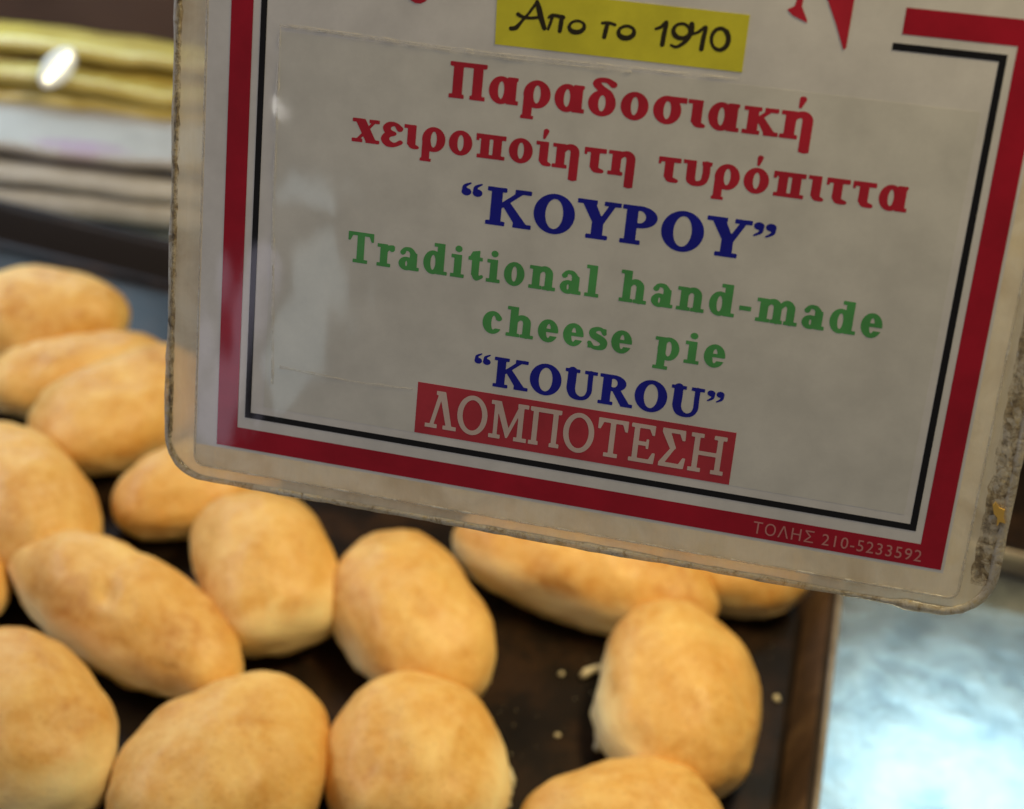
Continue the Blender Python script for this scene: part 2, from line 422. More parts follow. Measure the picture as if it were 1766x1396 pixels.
# ragged torn dough where two pies were pulled from their neighbours
def ragged(parent, pix, rad, seed):
    P_ = []
    for (ua, va, za), (ub, vb, zb) in zip(pix, pix[1:]):
        for q in range(5): P_.append(at(ua + (ub - ua) * q / 5, va + (vb - va) * q / 5, za + (zb - za) * q / 5))
    P_.append(at(*pix[-1]))
    r_ = [rad * (.55 + .9 * abs(noise.noise(Vector((k * .9, seed, 0))))) * (1 if 0 < k < len(P_) - 1 else .3) for k in range(len(P_))]
    P_ = [p + Vector((noise.noise(Vector((k * .8, seed, 4))), noise.noise(Vector((k * .8, seed, 8))), 0)) * 1.6 for k, p in enumerate(P_)]
    o = tube(P_, r_, M['crumb'], 'torn_edge', None, 9)
    o.parent = parent; o.matrix_parent_inverse = (Matrix.Translation(parent.location) @ parent.rotation_euler.to_matrix().to_4x4()).inverted()

# crumbs and a scrap of pastry on the tray floor
def blob(bm, p, r, seed):
    ret = bmesh.ops.create_icosphere(bm, subdivisions=2, radius=r * MM)
    for v in ret['verts']:
        n = noise.noise(v.co / (r * MM) * 1.3 + Vector((seed, 0, 0)))
        v.co *= 1 + .5 * n; v.co.z *= .7
        v.co += Vector(p) * MM
for k, (u, v, r, lab) in enumerate([(1340, 1205, 1.7, 'white round crumb between the bright golden pie and the brown rim'), (968, 1162, 1.2, 'tiny crumb left of the pastry scrap on the dark tray'),
                         (962, 1268, 1.2, 'tiny pale crumb below the pastry scrap, near the round bottom pie')]):
    bm = bmesh.new(); blob(bm, (0, 0, 0), r, k * 5.)
    o = bm_obj('crumb', bm, M['crumb'], None, True); o.location = (at(u, v, r * .5) + Vector((0, 0, 0))) * MM
    tag(o, lab, 'crumb', 'loose crumbs on the dark tray')
bm = bmesh.new()
for k in range(36):
    u, v = rnd.uniform(850, 1350), rnd.uniform(1090, 1390)
    p = at(u, v, .3); blob(bm, p, rnd.choice((.15, .18, .22, .34)), k)
o = bm_obj('fine_crumbs', bm, M['crumb']); tag(o, 'scatter of fine pale crumbs on the dark tray floor', 'crumbs', kind='stuff')

def tube(path, radii, mat, name, parent=None, n=10, closed=False, sx=1.0):
    vs = []; fs = []; N = len(path)
    for i, p in enumerate(path):
        q0 = path[(i - 1) % N] if (closed or i > 0) else path[i]; q1 = path[(i + 1) % N] if (closed or i < N - 1) else path[i]
        T = (q1 - q0).normalized(); up = Vector((0, 0, 1)); S_ = T.cross(up).normalized(); U_ = S_.cross(T)
        r = radii[i] if isinstance(radii, (list, tuple)) else radii
        for k in range(n):
            a = 2 * math.pi * k / n
            vs.append((p + S_ * math.cos(a) * r * sx + U_ * math.sin(a) * r) * MM)
    for i in range(N if closed else N - 1):
        j = (i + 1) % N
        for k in range(n):
            fs.append((i * n + k, i * n + (k + 1) % n, j * n + (k + 1) % n, j * n + k))
    if not closed: fs += [tuple(range(n))[::-1], tuple((N - 1) * n + k for k in range(n))]
    return mesh_obj(name, vs, fs, mat, parent, True)
pts = [at(*q) for q in ((1003, 1168, 1.5), (1010, 1161, 2.2), (1020, 1156, 2.6), (1032, 1153, 2.8), (1045, 1156, 2.6), (1056, 1160, 2.4))]
ragged(PIE_OBJ[1], [(872, 1318, 9), (880, 1345, 8), (876, 1372, 6), (868, 1396, 4)], 2.6, 3.)
ragged(PIE_OBJ[2], [(1040, 1205, 8), (1033, 1245, 7), (1028, 1285, 5), (1032, 1296, 5)], 1.7, 9.)
o = tube(pts, [1.2, 2.0, 1.7, 1.8, 2.0, 1.4], M['crumb'], 'pastry_scrap')
tag(o, 'curled pale scrap of pastry on the tray touching the bright golden pie', 'pastry scrap')

# ------------------------------------------------------------------ paper bags and yellow wrapping behind the tray
us_ = Vector((math.cos(.04), math.sin(.04), 0)); vs_ = Vector((-us_.y, us_.x, 0))
def sheet(name, u0, u1, v0, v1, z, th, wav, seed, mat, label, group, cat, tilt=0.0, frontcurl=0.0):
    NUx, NVx = 60, 14
    vs = []; fs = []
    def top(u, v):
        n = noise.noise(Vector((u * .012 + seed, v * .014, seed))) * wav + noise.noise(Vector((u * .04, v * .05, seed * 2))) * wav * .4
        return n + tilt * (u - u0) + frontcurl * math.exp(-(v - v0) / 12)
    prof = []
    rows = []
    for j in range(NVx + 1):
        v = v0 + (v1 - v0) * (j / NVx) ** 1.6
        rows.append((v, 1))
    loop = [(v, 1.0) for v, _ in rows[::-1]] + [(v0 - th * .35, .85), (v0 - th * .5, .5), (v0 - th * .35, .15)] + [(v, 0.0) for v, _ in rows]
    for i in range(NUx + 1):
        u = u0 + (u1 - u0) * i / NUx
        jit = noise.noise(Vector((u * .03, seed * 3, 0))) * 3
        for v, h in loop:
            P = us_ * u + vs_ * (v + (jit if v < v0 + 20 else 0)) + Vector((0, 0, z + top(u, v) + th * h))
            vs.append(P * MM)
    L = len(loop)
    for i in range(NUx):
        for k in range(L):
            a0 = i * L + k; b0 = i * L + (k + 1) % L
            fs.append((a0, a0 + L, b0 + L, b0))
    fs.append(tuple(range(L))); fs.append(tuple(NUx * L + k for k in range(L))[::-1])
    o = mesh_obj(name, vs, fs, mat, None, True)
    me = o.data
    return tag(o, label, cat, group)
ords = ['lowest', 'second from the bottom', 'third from the bottom', 'fourth from the bottom', 'fifth from the bottom', 'sixth from the bottom', 'topmost']
zz = 2.0
bag_z = []
for k in range(3):
    th = (15, 13, 9)[k]
    sheet('paper_bag', -640, 60, 765 + (0, 2, 6)[k], 850, zz, th, (2.0, 2.5, 3.5)[k], k * 3.3 + 1, (M['bag2'], M['bag2'], M['bag_top'])[k],
          ('lowest cream paper bag of the pile behind the tray', 'middle cream paper bag of the pile behind the tray', 'topmost white paper bag with faint violet print')[k],
          'folded paper bags piled behind the tray', 'paper bag', frontcurl=(0, 1, 2.5)[k])
    zz += th + (.3, 3.0, .5)[k]
for k in range(6):
    th = (12, 11, 12, 10, 11, 10)[k]
    if k == 0: zz = 3
    sheet('yellow_wrapping', -640 + k * 6, 120 - (0, 0, 0, 0, 60, 150)[k] * 0, 800 + k * 8 + (0, 5, -3, 6, -2, 6)[k], 872, zz, th, 7.0, k * 2.1 + 30, M['wrap'],
          '%s pack of yellow wrapping in the pile behind the paper bags' % ('topmost' if k == 5 else ords[k]), 'yellow wrapping piled at the back', 'wrapping', tilt=-.006)
    zz += th + 1

yp = bpy.data.objects['yellow_wrapping.003']; GLINT_Y = 812  # added glossy disc, turned so the case lamp glints in it
Pf = at(100, 117, 0); dcam = (Pf - Vector((0, 0, CAM_H))); fp = Vector((0, 0, CAM_H)) + dcam * ((GLINT_Y - 0) / dcam.y)
vd = (Vector((0, 0, CAM_H)) - fp).normalized(); ld = (Vector((170, 455, 620)) - fp).normalized(); hn = (vd + ld).normalized()
ax = hn.cross(Vector((0, 0, 1))).normalized(); ay = hn.cross(ax).normalized()
fa = math.radians(38); a1_ = ax * math.cos(fa) + ay * math.sin(fa); a2_ = hn.cross(a1_)
vs = []; fs = []; NR, NA = 8, 28
for j in range(NR + 1):
    for k in range(NA):
        r_ = j / NR; a_ = 2 * math.pi * k / NA; sx_ = math.copysign(abs(math.cos(a_)) ** 1.3, math.cos(a_))
        vs.append((fp + a1_ * sx_ * r_ * 15.5 + a2_ * math.sin(a_) * r_ * 9 + hn * (.5 - .5 * r_ ** 2 - (.6 if j == NR else 0))) * MM)
for j in range(NR):
    for k in range(NA): fs.append((j * NA + k, j * NA + (k + 1) % NA, (j + 1) * NA + (k + 1) % NA, (j + 1) * NA + k))
t = NT('glint_gloss'); M['shiny'] = t.done(t.principled(Base_Color=(.82, .86, .84), Roughness=.12, Coat_Weight=1.0, Coat_Roughness=.10, Specular_IOR_Level=1.0).outputs[0])
o = mesh_obj('glint_disc', vs, fs, M['shiny'], yp, True); o['label'] = 'small added glossy disc catching the lamp as a white glint'
# ------------------------------------------------------------------ the sign card
CARD_R = Matrix(((0.981299, -0.03100821, -0.1899757), (-0.16787614, 0.3450187, -0.92346072), (0.09418004, 0.93808346, 0.33336097)))
CARD_O = Vector((-79.5217, 368.7690, 333.5289))
u0_, u1_, u2_ = CARD_R.col[0].normalized(), None, CARD_R.col[2].normalized()
u1_ = u2_.cross(u0_).normalized(); u2_ = u0_.cross(u1_)
card = empty('sign_card', (0, 0, 0), 'white price sign in a clear plastic sleeve with red border and Greek and English lettering', 'sign')
mc = Matrix((u0_, u1_, u2_)).transposed().to_4x4(); mc.translation = CARD_O * MM
card.matrix_world = mc

HI = np.array([[1.26220784e+00, 5.09805394e-02, -5.76828982e+02], [1.90365068e-01, -1.76087688e+00, -1.54195705e+02], [1.36437307e-01, -1.66419182e-01, 1.39812286e+03]])
def loc(u, v):                              # point of the photo -> millimetres on the face of the card
    p = HI @ np.array([u, v, 1.0]); return (p[0] / p[2] * 190.0, p[1] / p[2] * 123.06)

def rr(x0, y0, x1, y1, r, n=10):
    pts = []
    for cx, cy, a0 in ((x1 - r, y1 - r, 0), (x0 + r, y1 - r, 90), (x0 + r, y0 + r, 180), (x1 - r, y0 + r, 270)):
        for k in range(n + 1):
            a = math.radians(a0 + 90 * k / n); pts.append((cx + r * math.cos(a), cy + r * math.sin(a)))
    return pts
def plate(name, outline, z0, z1, mat, parent=None):
    n = len(outline); vs = [Vector((x, y, z)) * MM for z in (z0, z1) for x, y in outline]
    fs = [tuple(range(n))[::-1], tuple(range(n, 2 * n))] + [(k, (k + 1) % n, n + (k + 1) % n, n + k) for k in range(n)]
    return mesh_obj(name, vs, fs, mat, parent or card)
def rect(x0, y0, x1, y1): return [(x0, y0), (x1, y0), (x1, y1), (x0, y1)]

plate('plastic_sleeve', rr(-16.8, -141.2, 204.2, 20, 3), -2.0, -0.9, M['sleeve'])
ro, ri = rr(-25.5, -145.2, 212, 26, 12), rr(-16.9, -141.3, 204.3, 20.1, 3)
n_ = len(ro); vs_r = [Vector((x, y, z)) * MM for z in (-1.8, -1.0) for P_ in (ro, ri) for x, y in P_]; fs_r = []
for k in range(n_):
    k2 = (k + 1) % n_
    fs_r += [(k, n_ + k, n_ + k2, k2), (2 * n_ + k, 2 * n_ + k2, 3 * n_ + k2, 3 * n_ + k), (k, k2, 2 * n_ + k2, 2 * n_ + k), (n_ + k, 3 * n_ + k, 3 * n_ + k2, n_ + k2)]
mesh_obj('sleeve_flange', vs_r, fs_r, M['flange'], card)
# thick rounded outer edge of the sleeve
def path3(pts, z): 
    out = []
    for k, (x, y) in enumerate(pts):
        x1, y1 = pts[(k + 1) % len(pts)]; L = math.hypot(x1 - x, y1 - y); m_ = max(1, int(L / 3))
        for s in range(m_): out.append(Vector((x + (x1 - x) * s / m_, y + (y1 - y) * s / m_, z)))
    return out
ep = path3(rr(-25.6, -145.3, 212.1, 26.1, 12), -1.3)
er = [0.85 + .35 * noise.noise(p * .06) + .25 * noise.noise(p * .4) + (.35 if p.x > 190 else 0) for p in ep]
tube(ep, er, M['rim'], 'sleeve_edge', card, 10, True, 1.25)
sp_ = path3(rr(-16.8, -141.2, 204.2, 20, 3), -.75)
tube(sp_, [.26 + .10 * noise.noise(p * .2) + (.10 if p.x > 150 and p.y < -130 else 0) for p in sp_], M['seam'], 'weld_seam', card, 8, True, 1.3)
# worn, crusted band between seam and outer edge on the right
def crust(x0, x1, ya, yb, seed, nm='crusted_strip'):
    n = 90; vs = []; fs = []
    for i in range(n + 1):
        y = ya + (yb - ya) * i / n
        for j in range(5):
            x = x0 + (x1 - x0) * j / 4 + noise.noise(Vector((j, y * .3, seed))) * .9
            vs.append(Vector((x, y, -.7 + .5 * (1 - abs(j - 2) / 2) + .5 * noise.noise(Vector((j * 2., y * .8, seed + 4))))) * MM)
    for i in range(n):
        for j in range(4):
            a = i * 5 + j; fs.append((a, a + 1, a + 6, a + 5))
    return mesh_obj(nm, vs, fs, M['rim'], card, True)
t = NT('brown_grime'); tv = t.coord('Object'); n1 = t.noise(tv, 420, 6, .8, .3); n2 = t.noise(tv, 60, 4, .6)
cb = t.ramp(n1, [(.35, (.05, .03, .012)), (.46, (.20, .13, .05)), (.56, (.46, .36, .18)), (.68, (.76, .68, .50))])
pg = t.principled(Base_Color=cb, Roughness=.4, Coat_Weight=.7, Coat_Roughness=.1, Normal=t.bump(n1, .8, .0012))
tg = t.n.new('ShaderNodeBsdfTransparent'); mg = t.n.new('ShaderNodeMixShader')
t.link(t.ramp(t.math('ADD', t.math('MULTIPLY', n1, .5), t.math('MULTIPLY', n2, .5)), [(.43, (.15,) * 3), (.54, (.92,) * 3)]), mg.inputs[0])
t.link(pg.outputs[0], mg.inputs[1]); t.link(tg.outputs[0], mg.inputs[2]); M['grime'] = t.done(mg.outputs[0])
def crust2(x0, x1, ya, yb, seed):
    o = crust(x0, x1, ya, yb, seed, 'grime_strip'); o.data.materials[0] = M['grime']
crust2(-25.7, -24.0, 20, -134, 5.)
crust2(206.4, 211.9, 20, -136, 8.)
fl_ = [loc(1712, 872), loc(1717, 866), loc(1724, 876), loc(1733, 880), loc(1730, 892), loc(1734, 903), loc(1724, 900), loc(1719, 908), loc(1720, 893), loc(1714, 886)]
t = NT('yellow_flake'); M['flake'] = t.done(t.principled(Base_Color=(.68, .42, .08), Roughness=.5).outputs[0])
plate('dried_flake', fl_[::-1], -.5, .3, M['flake'])
crust(207.2, 211.4, 20, -134, 2.)

plate('paper', rect(-16.0, -134.2, 199.3, 19), -.85, 0.0, M['paper'])
plate('text_panel', rect(4.6, -119.5, 186.5, -13.4), 0.0, 0.03, M['panel'])

def frame_mesh(name, ox0, oy0, ox1, oy1, w, gap0, gap1, z, mat):
    """border line of width w with the top side broken between gap0 and gap1"""
    P = [(gap0, oy1), (ox0, oy1), (ox0, oy0), (ox1, oy0), (ox1, oy1), (gap1, oy1), (gap1, oy1 - w), (ox1 - w, oy1 - w), (ox1 - w, oy0 + w), (ox0 + w, oy0 + w), (ox0 + w, oy1 - w), (gap0, oy1 - w)]
    vs = [Vector((x, y, z)) * MM for x, y in P]
    fs = [(0, 1, 10, 11), (1, 2, 9, 10), (2, 3, 8, 9), (3, 4, 7, 8), (4, 5, 6, 7)]
    return mesh_obj(name, vs, fs, mat, card)
frame_mesh('red_border', -9.5, -133.3, 198.5, 9.2, 6.3, 26, 165.0, .06, M['red'])
frame_mesh('black_border', -1.0, -123.6, 190.3, .7, 1.75, 28, 163.2, .06, M['black'])

# film lines of a clear patch stuck over the lettering
def ridge(pts, r, nm='film_edge'):
    out = []
    for (xa, ya), (xb, yb) in zip(pts, pts[1:]):
        L = math.hypot(xb - xa, yb - ya); m_ = max(1, int(L / 4))
        for s in range(m_): out.append(Vector((xa + (xb - xa) * s / m_, ya + (yb - ya) * s / m_ + .25 * noise.noise(Vector((xa + s, ya, 3.))), .12)))
    out.append(Vector((*pts[-1], .12)))
    tube(out, [max(.03, r * (.75 + .9 * noise.noise(p * .17))) for p in out], M['film'], nm, card, 6, False, 2.2)
t = NT('clear_film_edge'); tv = t.coord('Object'); tn = t.noise(tv, 160, 3)
p_ = t.principled(Base_Color=(.74, .72, .68), Roughness=.2, Coat_Weight=1.0, Coat_Roughness=.05)
tr_ = t.n.new('ShaderNodeBsdfTransparent'); mx_ = t.n.new('ShaderNodeMixShader')
t.link(t.ramp(tn, [(.4, (.95,) * 3), (.68, (.55,) * 3)]), mx_.inputs[0]); t.link(p_.outputs[0], mx_.inputs[1]); t.link(tr_.outputs[0], mx_.inputs[2])
M['film'] = t.done(mx_.outputs[0])
ridge([(4.6, -11.6), (60, -12.8), (128, -12.2)], .20)
ridge([(4.4, -11.9), (60, -13.6), (100, -13.4)], .20)
ridge([(4.6, -11.6), (4.9, -60), (7, -112)], .22)
ridge([(9, -106.5), (30, -107.5), (49, -106.8)], .18)

# ------------------------------------------------------------------ lettering: glyphs grown from strokes
class Pen:
    """signed distance field of one glyph on a grid, in units of the capital height"""
    def __init__(s, adv, w, h, slant=0):
        s.adv, s.w, s.h = adv, w, h
        s.st = .022
        s.xs = np.arange(-.22, adv + .24, s.st); s.ys = np.arange(-.46, 1.22, s.st)
        s.X, s.Y = np.meshgrid(s.xs, s.ys); s.F = np.full(s.X.shape, 9.0)
    def add(s, f): s.F = np.minimum(s.F, f)
    def cut(s, f): s.F = np.maximum(s.F, -f)
    def poly(s, P, cut=False):
        P = np.array(P, float); d = np.full(s.X.shape, 9.0); ins = np.zeros(s.X.shape, bool)
        for i in range(len(P)):
            a, b = P[i], P[(i + 1) % len(P)]; e = b - a; L2 = e @ e
            if L2 < 1e-12: continue
            tt = np.clip(((s.X - a[0]) * e[0] + (s.Y - a[1]) * e[1]) / L2, 0, 1)
            d = np.minimum(d, np.hypot(s.X - a[0] - tt * e[0], s.Y - a[1] - tt * e[1]))
            c = (a[1] > s.Y) != (b[1] > s.Y)
            with np.errstate(divide='ignore', invalid='ignore'):
                xx = (b[0] - a[0]) * (s.Y - a[1]) / (b[1] - a[1] if b[1] != a[1] else 1e-9) + a[0]
            ins ^= c & (s.X < xx)
        f = np.where(ins, -d, d)
        s.cut(f) if cut else s.add(f)
    def box(s, x0, y0, x1, y1, cut=False): s.poly([(x0, y0), (x1, y0), (x1, y1), (x0, y1)], cut)
    def ell(s, cx, cy, rx, ry): return (np.hypot((s.X - cx) / rx, (s.Y - cy) / ry) - 1) * min(rx, ry)
    def ring(s, cx, cy, rx, ry, ws=None, wt=None):
        ws = s.w if ws is None else ws; wt = s.h * 1.15 if wt is None else wt
        s.add(np.maximum(s.ell(cx, cy, rx, ry), -s.ell(cx, cy, rx - ws, ry - wt)))
    def brush(s, pts, wd):
        """smooth stroke through the points, width interpolated"""
        P = np.array(pts, float); n = len(P); W = np.interp(np.linspace(0, 1, n), np.linspace(0, 1, len(wd)), wd)
        Q = []; V = []
        for i in range(n - 1):
            p0 = P[max(0, i - 1)]; p1 = P[i]; p2 = P[i + 1]; p3 = P[min(n - 1, i + 2)]
            for k in range(6):
                q = k / 6
                Q.append(.5 * ((2 * p1) + (-p0 + p2) * q + (2 * p0 - 5 * p1 + 4 * p2 - p3) * q * q + (-p0 + 3 * p1 - 3 * p2 + p3) * q ** 3)); V.append(W[i] + (W[i + 1] - W[i]) * q)
        Q.append(P[-1]); V.append(W[-1])
        for a, b, wa, wb in zip(Q, Q[1:], V, V[1:]):
            e = b - a; L2 = max(e @ e, 1e-12)
            tt = np.clip(((s.X - a[0]) * e[0] + (s.Y - a[1]) * e[1]) / L2, 0, 1)
            s.add(np.hypot(s.X - a[0] - tt * e[0], s.Y - a[1] - tt * e[1]) - (wa + (wb - wa) * tt) / 2)
    def serif(s, x, y, l, r, up):          # slab under (up=1) or over (up=-1) a stem of width w starting at x
        s.box(x - l, y, x + s.w + r, y + up * s.h)
    def stem(s, x, y0, y1, b=(.08, .08), t=(.08, .08)):
        s.box(x, y0, x + s.w, y1)
        if b: s.serif(x, y0, b[0], b[1], 1)
        if t: s.serif(x, y1, t[0], t[1], -1)

X_ = .73
def glyph(ch, w, h):
    A = dict(zip('OΠΡΥΚΟRUTΛΜΕΣΗΤ', (.92, .90, .80, .86, .98, .92, .94, .92, .86, .84, 1.08, .78, .78, 1.0, .86)))
    low = dict(zip('αρδοσικηήχεπτυόίradtonlhmecsp', (.74, .72, .70, .70, .76, .40, .80, .78, .78, .74, .60, .84, .60, .72, .70, .40, .58, .70, .80, .50, .70, .84, .44, .84, 1.22, .66, .64, .58, .80)))
    low.update({'“': .50, '”': .50, '-': .42, ' ': .42, 'Y': .86})
    g = Pen(A.get(ch, low.get(ch, .7)), w, h); xh = X_
    a = g.adv; mid = xh / 2
    if ch == 'Π':
        g.stem(.10, 0, 1, (.08, .05), (.09, .0)); g.stem(a - .10 - w, 0, 1, (.05, .08), (0, .09)); g.box(.03, 1 - h * 1.15, a - .03, 1)
    elif ch in 'TΤ':
        g.stem(a / 2 - w / 2, 0, 1, (.12, .12), None); g.box(.05, 1 - h, a - .05, 1)
        g.poly([(.02, 1), (.02, .72), (.02 + .06, .72), (.16, 1 - h), (.16, 1)]); g.poly([(a - .02, 1), (a - .02, .72), (a - .08, .72), (a - .16, 1 - h), (a - .16, 1)])
    elif ch == 'Ρ':
        g.stem(.12, 0, 1, (.09, .10), (.09, 0)); g.add(np.maximum(np.maximum(g.ell(.38, .72, .37, .285), -g.ell(.38, .72, .37 - w, .285 - h * 1.1)), .30 - g.X)); g.box(.2, 1 - h * 1.05, .42, 1.0); g.box(.2, .435, .42, .435 + h)
    elif ch == 'R':
        g.stem(.12, 0, 1, (.09, .08), (.09, 0)); g.add(np.maximum(np.maximum(g.ell(.40, .735, .34, .265), -g.ell(.40, .735, .34 - w, .265 - h * 1.1)), .30 - g.X)); g.box(.2, 1 - h, .42, 1.0); g.box(.2, .47, .44, .47 + h)
        g.poly([(.38, .50), (.38 + w * .95, .54), (.90, h * .5), (.86, 0), (.66, 0)]); g.box(.70, 0, .96, h)
    elif ch == 'Κ':
        g.stem(.12, 0, 1, (.09, .09), (.09, .09)); g.poly([(.28, .40), (.28, .54), (.72, .98), (.86, .98)]); g.box(.62, 1 - h, .96, 1)
        g.poly([(.36, .56), (.50, .66), (.92, h * .6), (.92, 0), (.70, 0)]); g.box(.62, 0, 1.0, h)
    elif ch == 'Υ':
        g.stem(a / 2 - w / 2, 0, .45, (.11, .11), None)
        g.poly([(.06, .97), (.06 + w * 1.2, .97), (a / 2 + w * .5, .46), (a / 2 + w / 2, .36), (a / 2 - w / 2, .36), (a / 2 - w / 2, .44)])
        g.poly([(a - .19, .97), (a - .07, .97), (a / 2 + w * .5, .40), (a / 2 + w * .05, .46)]); g.box(-.02, 1 - h, .38, 1); g.box(a - .32, 1 - h, a + .02, 1)
    elif ch in 'ΟO':
        g.ring(a / 2, .5, a / 2 - .03, .525, w * 1.05, h * 1.1)
    elif ch == 'U':
        g.brush([(.22, .95), (.22, .5), (.22, .32), (.30, .13), (.48, .055), (.64, .12), (.72, .3), (.72, .5), (.72, .95)], [w, w, w, w * .9, h * 1.1, h * 1.1, h * 1.2, h * 1.2, h * 1.2])
        g.box(.03, 1 - h, .42, 1); g.box(.56, 1 - h, .90, 1)
    elif ch == 'Λ':
        g.poly([(.36, 1), (.36 + w * 1.3, 1), (.78, .03), (.78 - w * 1.15, .03)]); g.poly([(.36, .97), (.46, .93), (.22, .03), (.12, .03)]); g.box(0, 0, .34, h); g.box(.52, 0, .90, h); g.box(.28, 1 - h, .36 + w * 1.3, 1)
    elif ch == 'Μ':
        g.box(.12, 0, .12 + h * 1.1, 1); g.box(.0, 0, .32, h); g.box(.02, 1 - h, .3, 1)
        g.box(a - .13 - w, 0, a - .13, 1); g.box(a - .36, 0, a, h); g.box(a - .3, 1 - h, a, 1)
        g.poly([(.12, 1), (.12 + w * 1.25, 1), (.56, .28), (.53, .05), (.49, .05)]); g.poly([(a - .13, 1), (a - .13 - w * .8, 1), (.52, .22), (.53, .05)])
    elif ch == 'Ε':
        g.stem(.12, 0, 1, (.09, 0), (.09, 0)); g.box(.12, 0, .70, h); g.box(.12, 1 - h, .68, 1); g.box(.2, .5 - h / 2, .52, .5 + h / 2)
        g.poly([(.72, 0), (.74, .28), (.67, .28), (.58, h)]); g.poly([(.68, 1), (.68, .75), (.62, .75), (.54, 1 - h)]); g.box(.48, .38, .54, .62)
    elif ch == 'Σ':
        g.poly([(.06, 1), (.06 + w * 1.3, 1), (.46, .52), (.46, .50), (.34, .46)]); g.poly([(.46, .54), (.34, .52), (.04, .09), (.16, .04)])
        g.poly([(.06, 1), (.06, .9), (.30, .5), (.46, .5), (.26, .92)]); g.box(.04, 0, .70, h * 1.1); g.box(.06, 1 - h, .68, 1); g.poly([(.72, 0), (.75, .28), (.68, .28), (.58, h)]); g.poly([(.68, 1), (.69, .74), (.62, .74), (.54, 1 - h)])
    elif ch == 'Η':
        g.stem(.12, 0, 1, (.1, .1), (.1, .1)); g.stem(a - .12 - w, 0, 1, (.1, .1), (.1, .1)); g.box(.2, .5 - h / 2, a - .2, .5 + h / 2)
    elif ch == '“':
        for x in (.10, .34):
            g.add(g.ell(x, .78, .10, .095)); g.brush([(x - .05, .80), (x - .04, .93), (x + .08, 1.02)], [.09, .07, .03])
    elif ch == '”':
        for x in (.13, .37):
            g.add(g.ell(x, .90, .10, .095)); g.brush([(x + .05, .88), (x + .04, .75), (x - .08, .65)], [.09, .07, .03])
    elif ch == '-':
        g.box(.04, .27, .38, .40)
    elif ch == 'α':
        g.ring(.31, mid, .285, mid + .015, w * .92, h * 1.1); g.box(.46, .02, .46 + w * .92, xh); g.box(.46, 0, .73, h); g.box(.46, xh - h * .8, .46 + w * 1.05, xh + .01)
    elif ch == 'ρ':
        g.ring(.375, mid, .315, mid + .015, w, h * 1.1); g.box(.07, -.33, .07 + w * .92, mid); g.box(.03, -.33, .07 + w * 1.15, -.33 + h * .8)
    elif ch == 'δ':
        g.ring(.34, .335, .315, .35, w, h * 1.1); g.brush([(.56, .87), (.42, .96), (.24, .95), (.18, .85), (.30, .72), (.46, .60), (.54, .45)], [h * 1.6, h * 1.2, h * 1.2, w * .8, w * .8, w * .9, w * .9])
    elif ch in 'οόo':
        g.ring(.345, mid, .315, mid + .015, w, h * 1.1)
        if ch == 'ό': g.brush([(.345, .84), (.375, 1.05)], [.06, .14])
    elif ch == 'σ':
        g.ring(.345, mid, .315, mid + .015, w, h * 1.1); g.box(.34, xh - h * 1.25, .77, xh + .01)
    elif ch in 'ιί':
        g.box(.10, .12, .10 + w, xh); g.box(.0, xh - h, .12, xh); g.brush([(.10 + w * .5, .2), (.13 + w * .5, .09), (.38, .05)], [w, w * .75, h * .9])
        if ch == 'ί': g.brush([(.19, .84), (.23, 1.05)], [.06, .14])
    elif ch == 'κ':
        g.stem(.12, 0, xh, (.1, .06), (.1, .06)); g.poly([(.26, .26), (.26, .40), (.58, xh - .02), (.70, xh - .02)]); g.box(.48, xh - h, .78, xh)
        g.poly([(.32, .40), (.46, .48), (.76, h * .6), (.76, 0), (.54, 0)]); g.box(.5, 0, .82, h)
    elif ch in 'ηή':
        g.stem(.10, 0, xh, (.09, .07), (.1, 0)); g.brush([(.26, .50), (.36, .64), (.50, .655), (.58, .55), (.585, .3), (.585, -.24)], [h, h * 1.4, w * .85, w, w, w]); g.box(.585 - w / 2, -.33, .585 + w / 2, .1)
        if ch == 'ή': g.brush([(.38, .86), (.42, 1.07)], [.06, .15])
    elif ch == 'χ':
        g.poly([(.06, xh - .03), (.06 + w * 1.3, xh - .03), (.68, .03), (.68 - w * 1.3, .03)]); g.poly([(.58, xh - .03), (.67, xh - .03), (.17, .03), (.07, .03)])
        g.box(-.01, xh - h, .34, xh); g.box(.46, xh - h, .74, xh); g.box(-.01, 0, .28, h); g.box(.38, 0, .76, h)
    elif ch == 'ε':
        g.brush([(.52, .56), (.40, .68), (.24, .66), (.16, .55), (.22, .43), (.38, .395)], [w * .8, h, w * .7, w * .95, w * .8, h]); g.brush([(.38, .385), (.20, .34), (.13, .20), (.22, .07), (.40, .045), (.56, .14)], [h, w * .8, w, w * .9, h * 1.1, h * 1.2])
    elif ch == 'π':
        g.box(.03, xh - h * 1.25, .82, xh); g.box(.02, xh - h * 1.9, .09, xh); g.stem(.15, 0, xh, (.09, .05), None); g.stem(.71 - w, 0, xh, (.05, .10), None)
    elif ch == 'τ':
        g.box(.02, xh - h * 1.25, .58, xh); g.box(.01, xh - h * 2, .07, xh); g.box(.18, .14, .18 + w, xh); g.brush([(.18 + w * .5, .2), (.22 + w * .5, .09), (.50, .05)], [w, w * .8, h])
    elif ch == 'υ':
        g.box(.10, .3, .10 + w, xh); g.box(0, xh - h, .14, xh); g.brush([(.10 + w / 2, .32), (.12 + w / 2, .14), (.35, .05), (.54, .12), (.60, .35), (.59, .66)], [w, w, h * 1.3, w * .7, w * .8, w * .8]); g.box(.48, xh - h, .48 + w * 1.1, xh)
    elif ch == 'r':
        g.stem(.12, 0, xh, (.1, .11), (.1, 0)); g.brush([(.28, .48), (.38, .63), (.50, .65)], [h, h * 1.2, h * 1.4]); g.add(g.ell(.49, .60, .085, .085))
    elif ch == 'a':
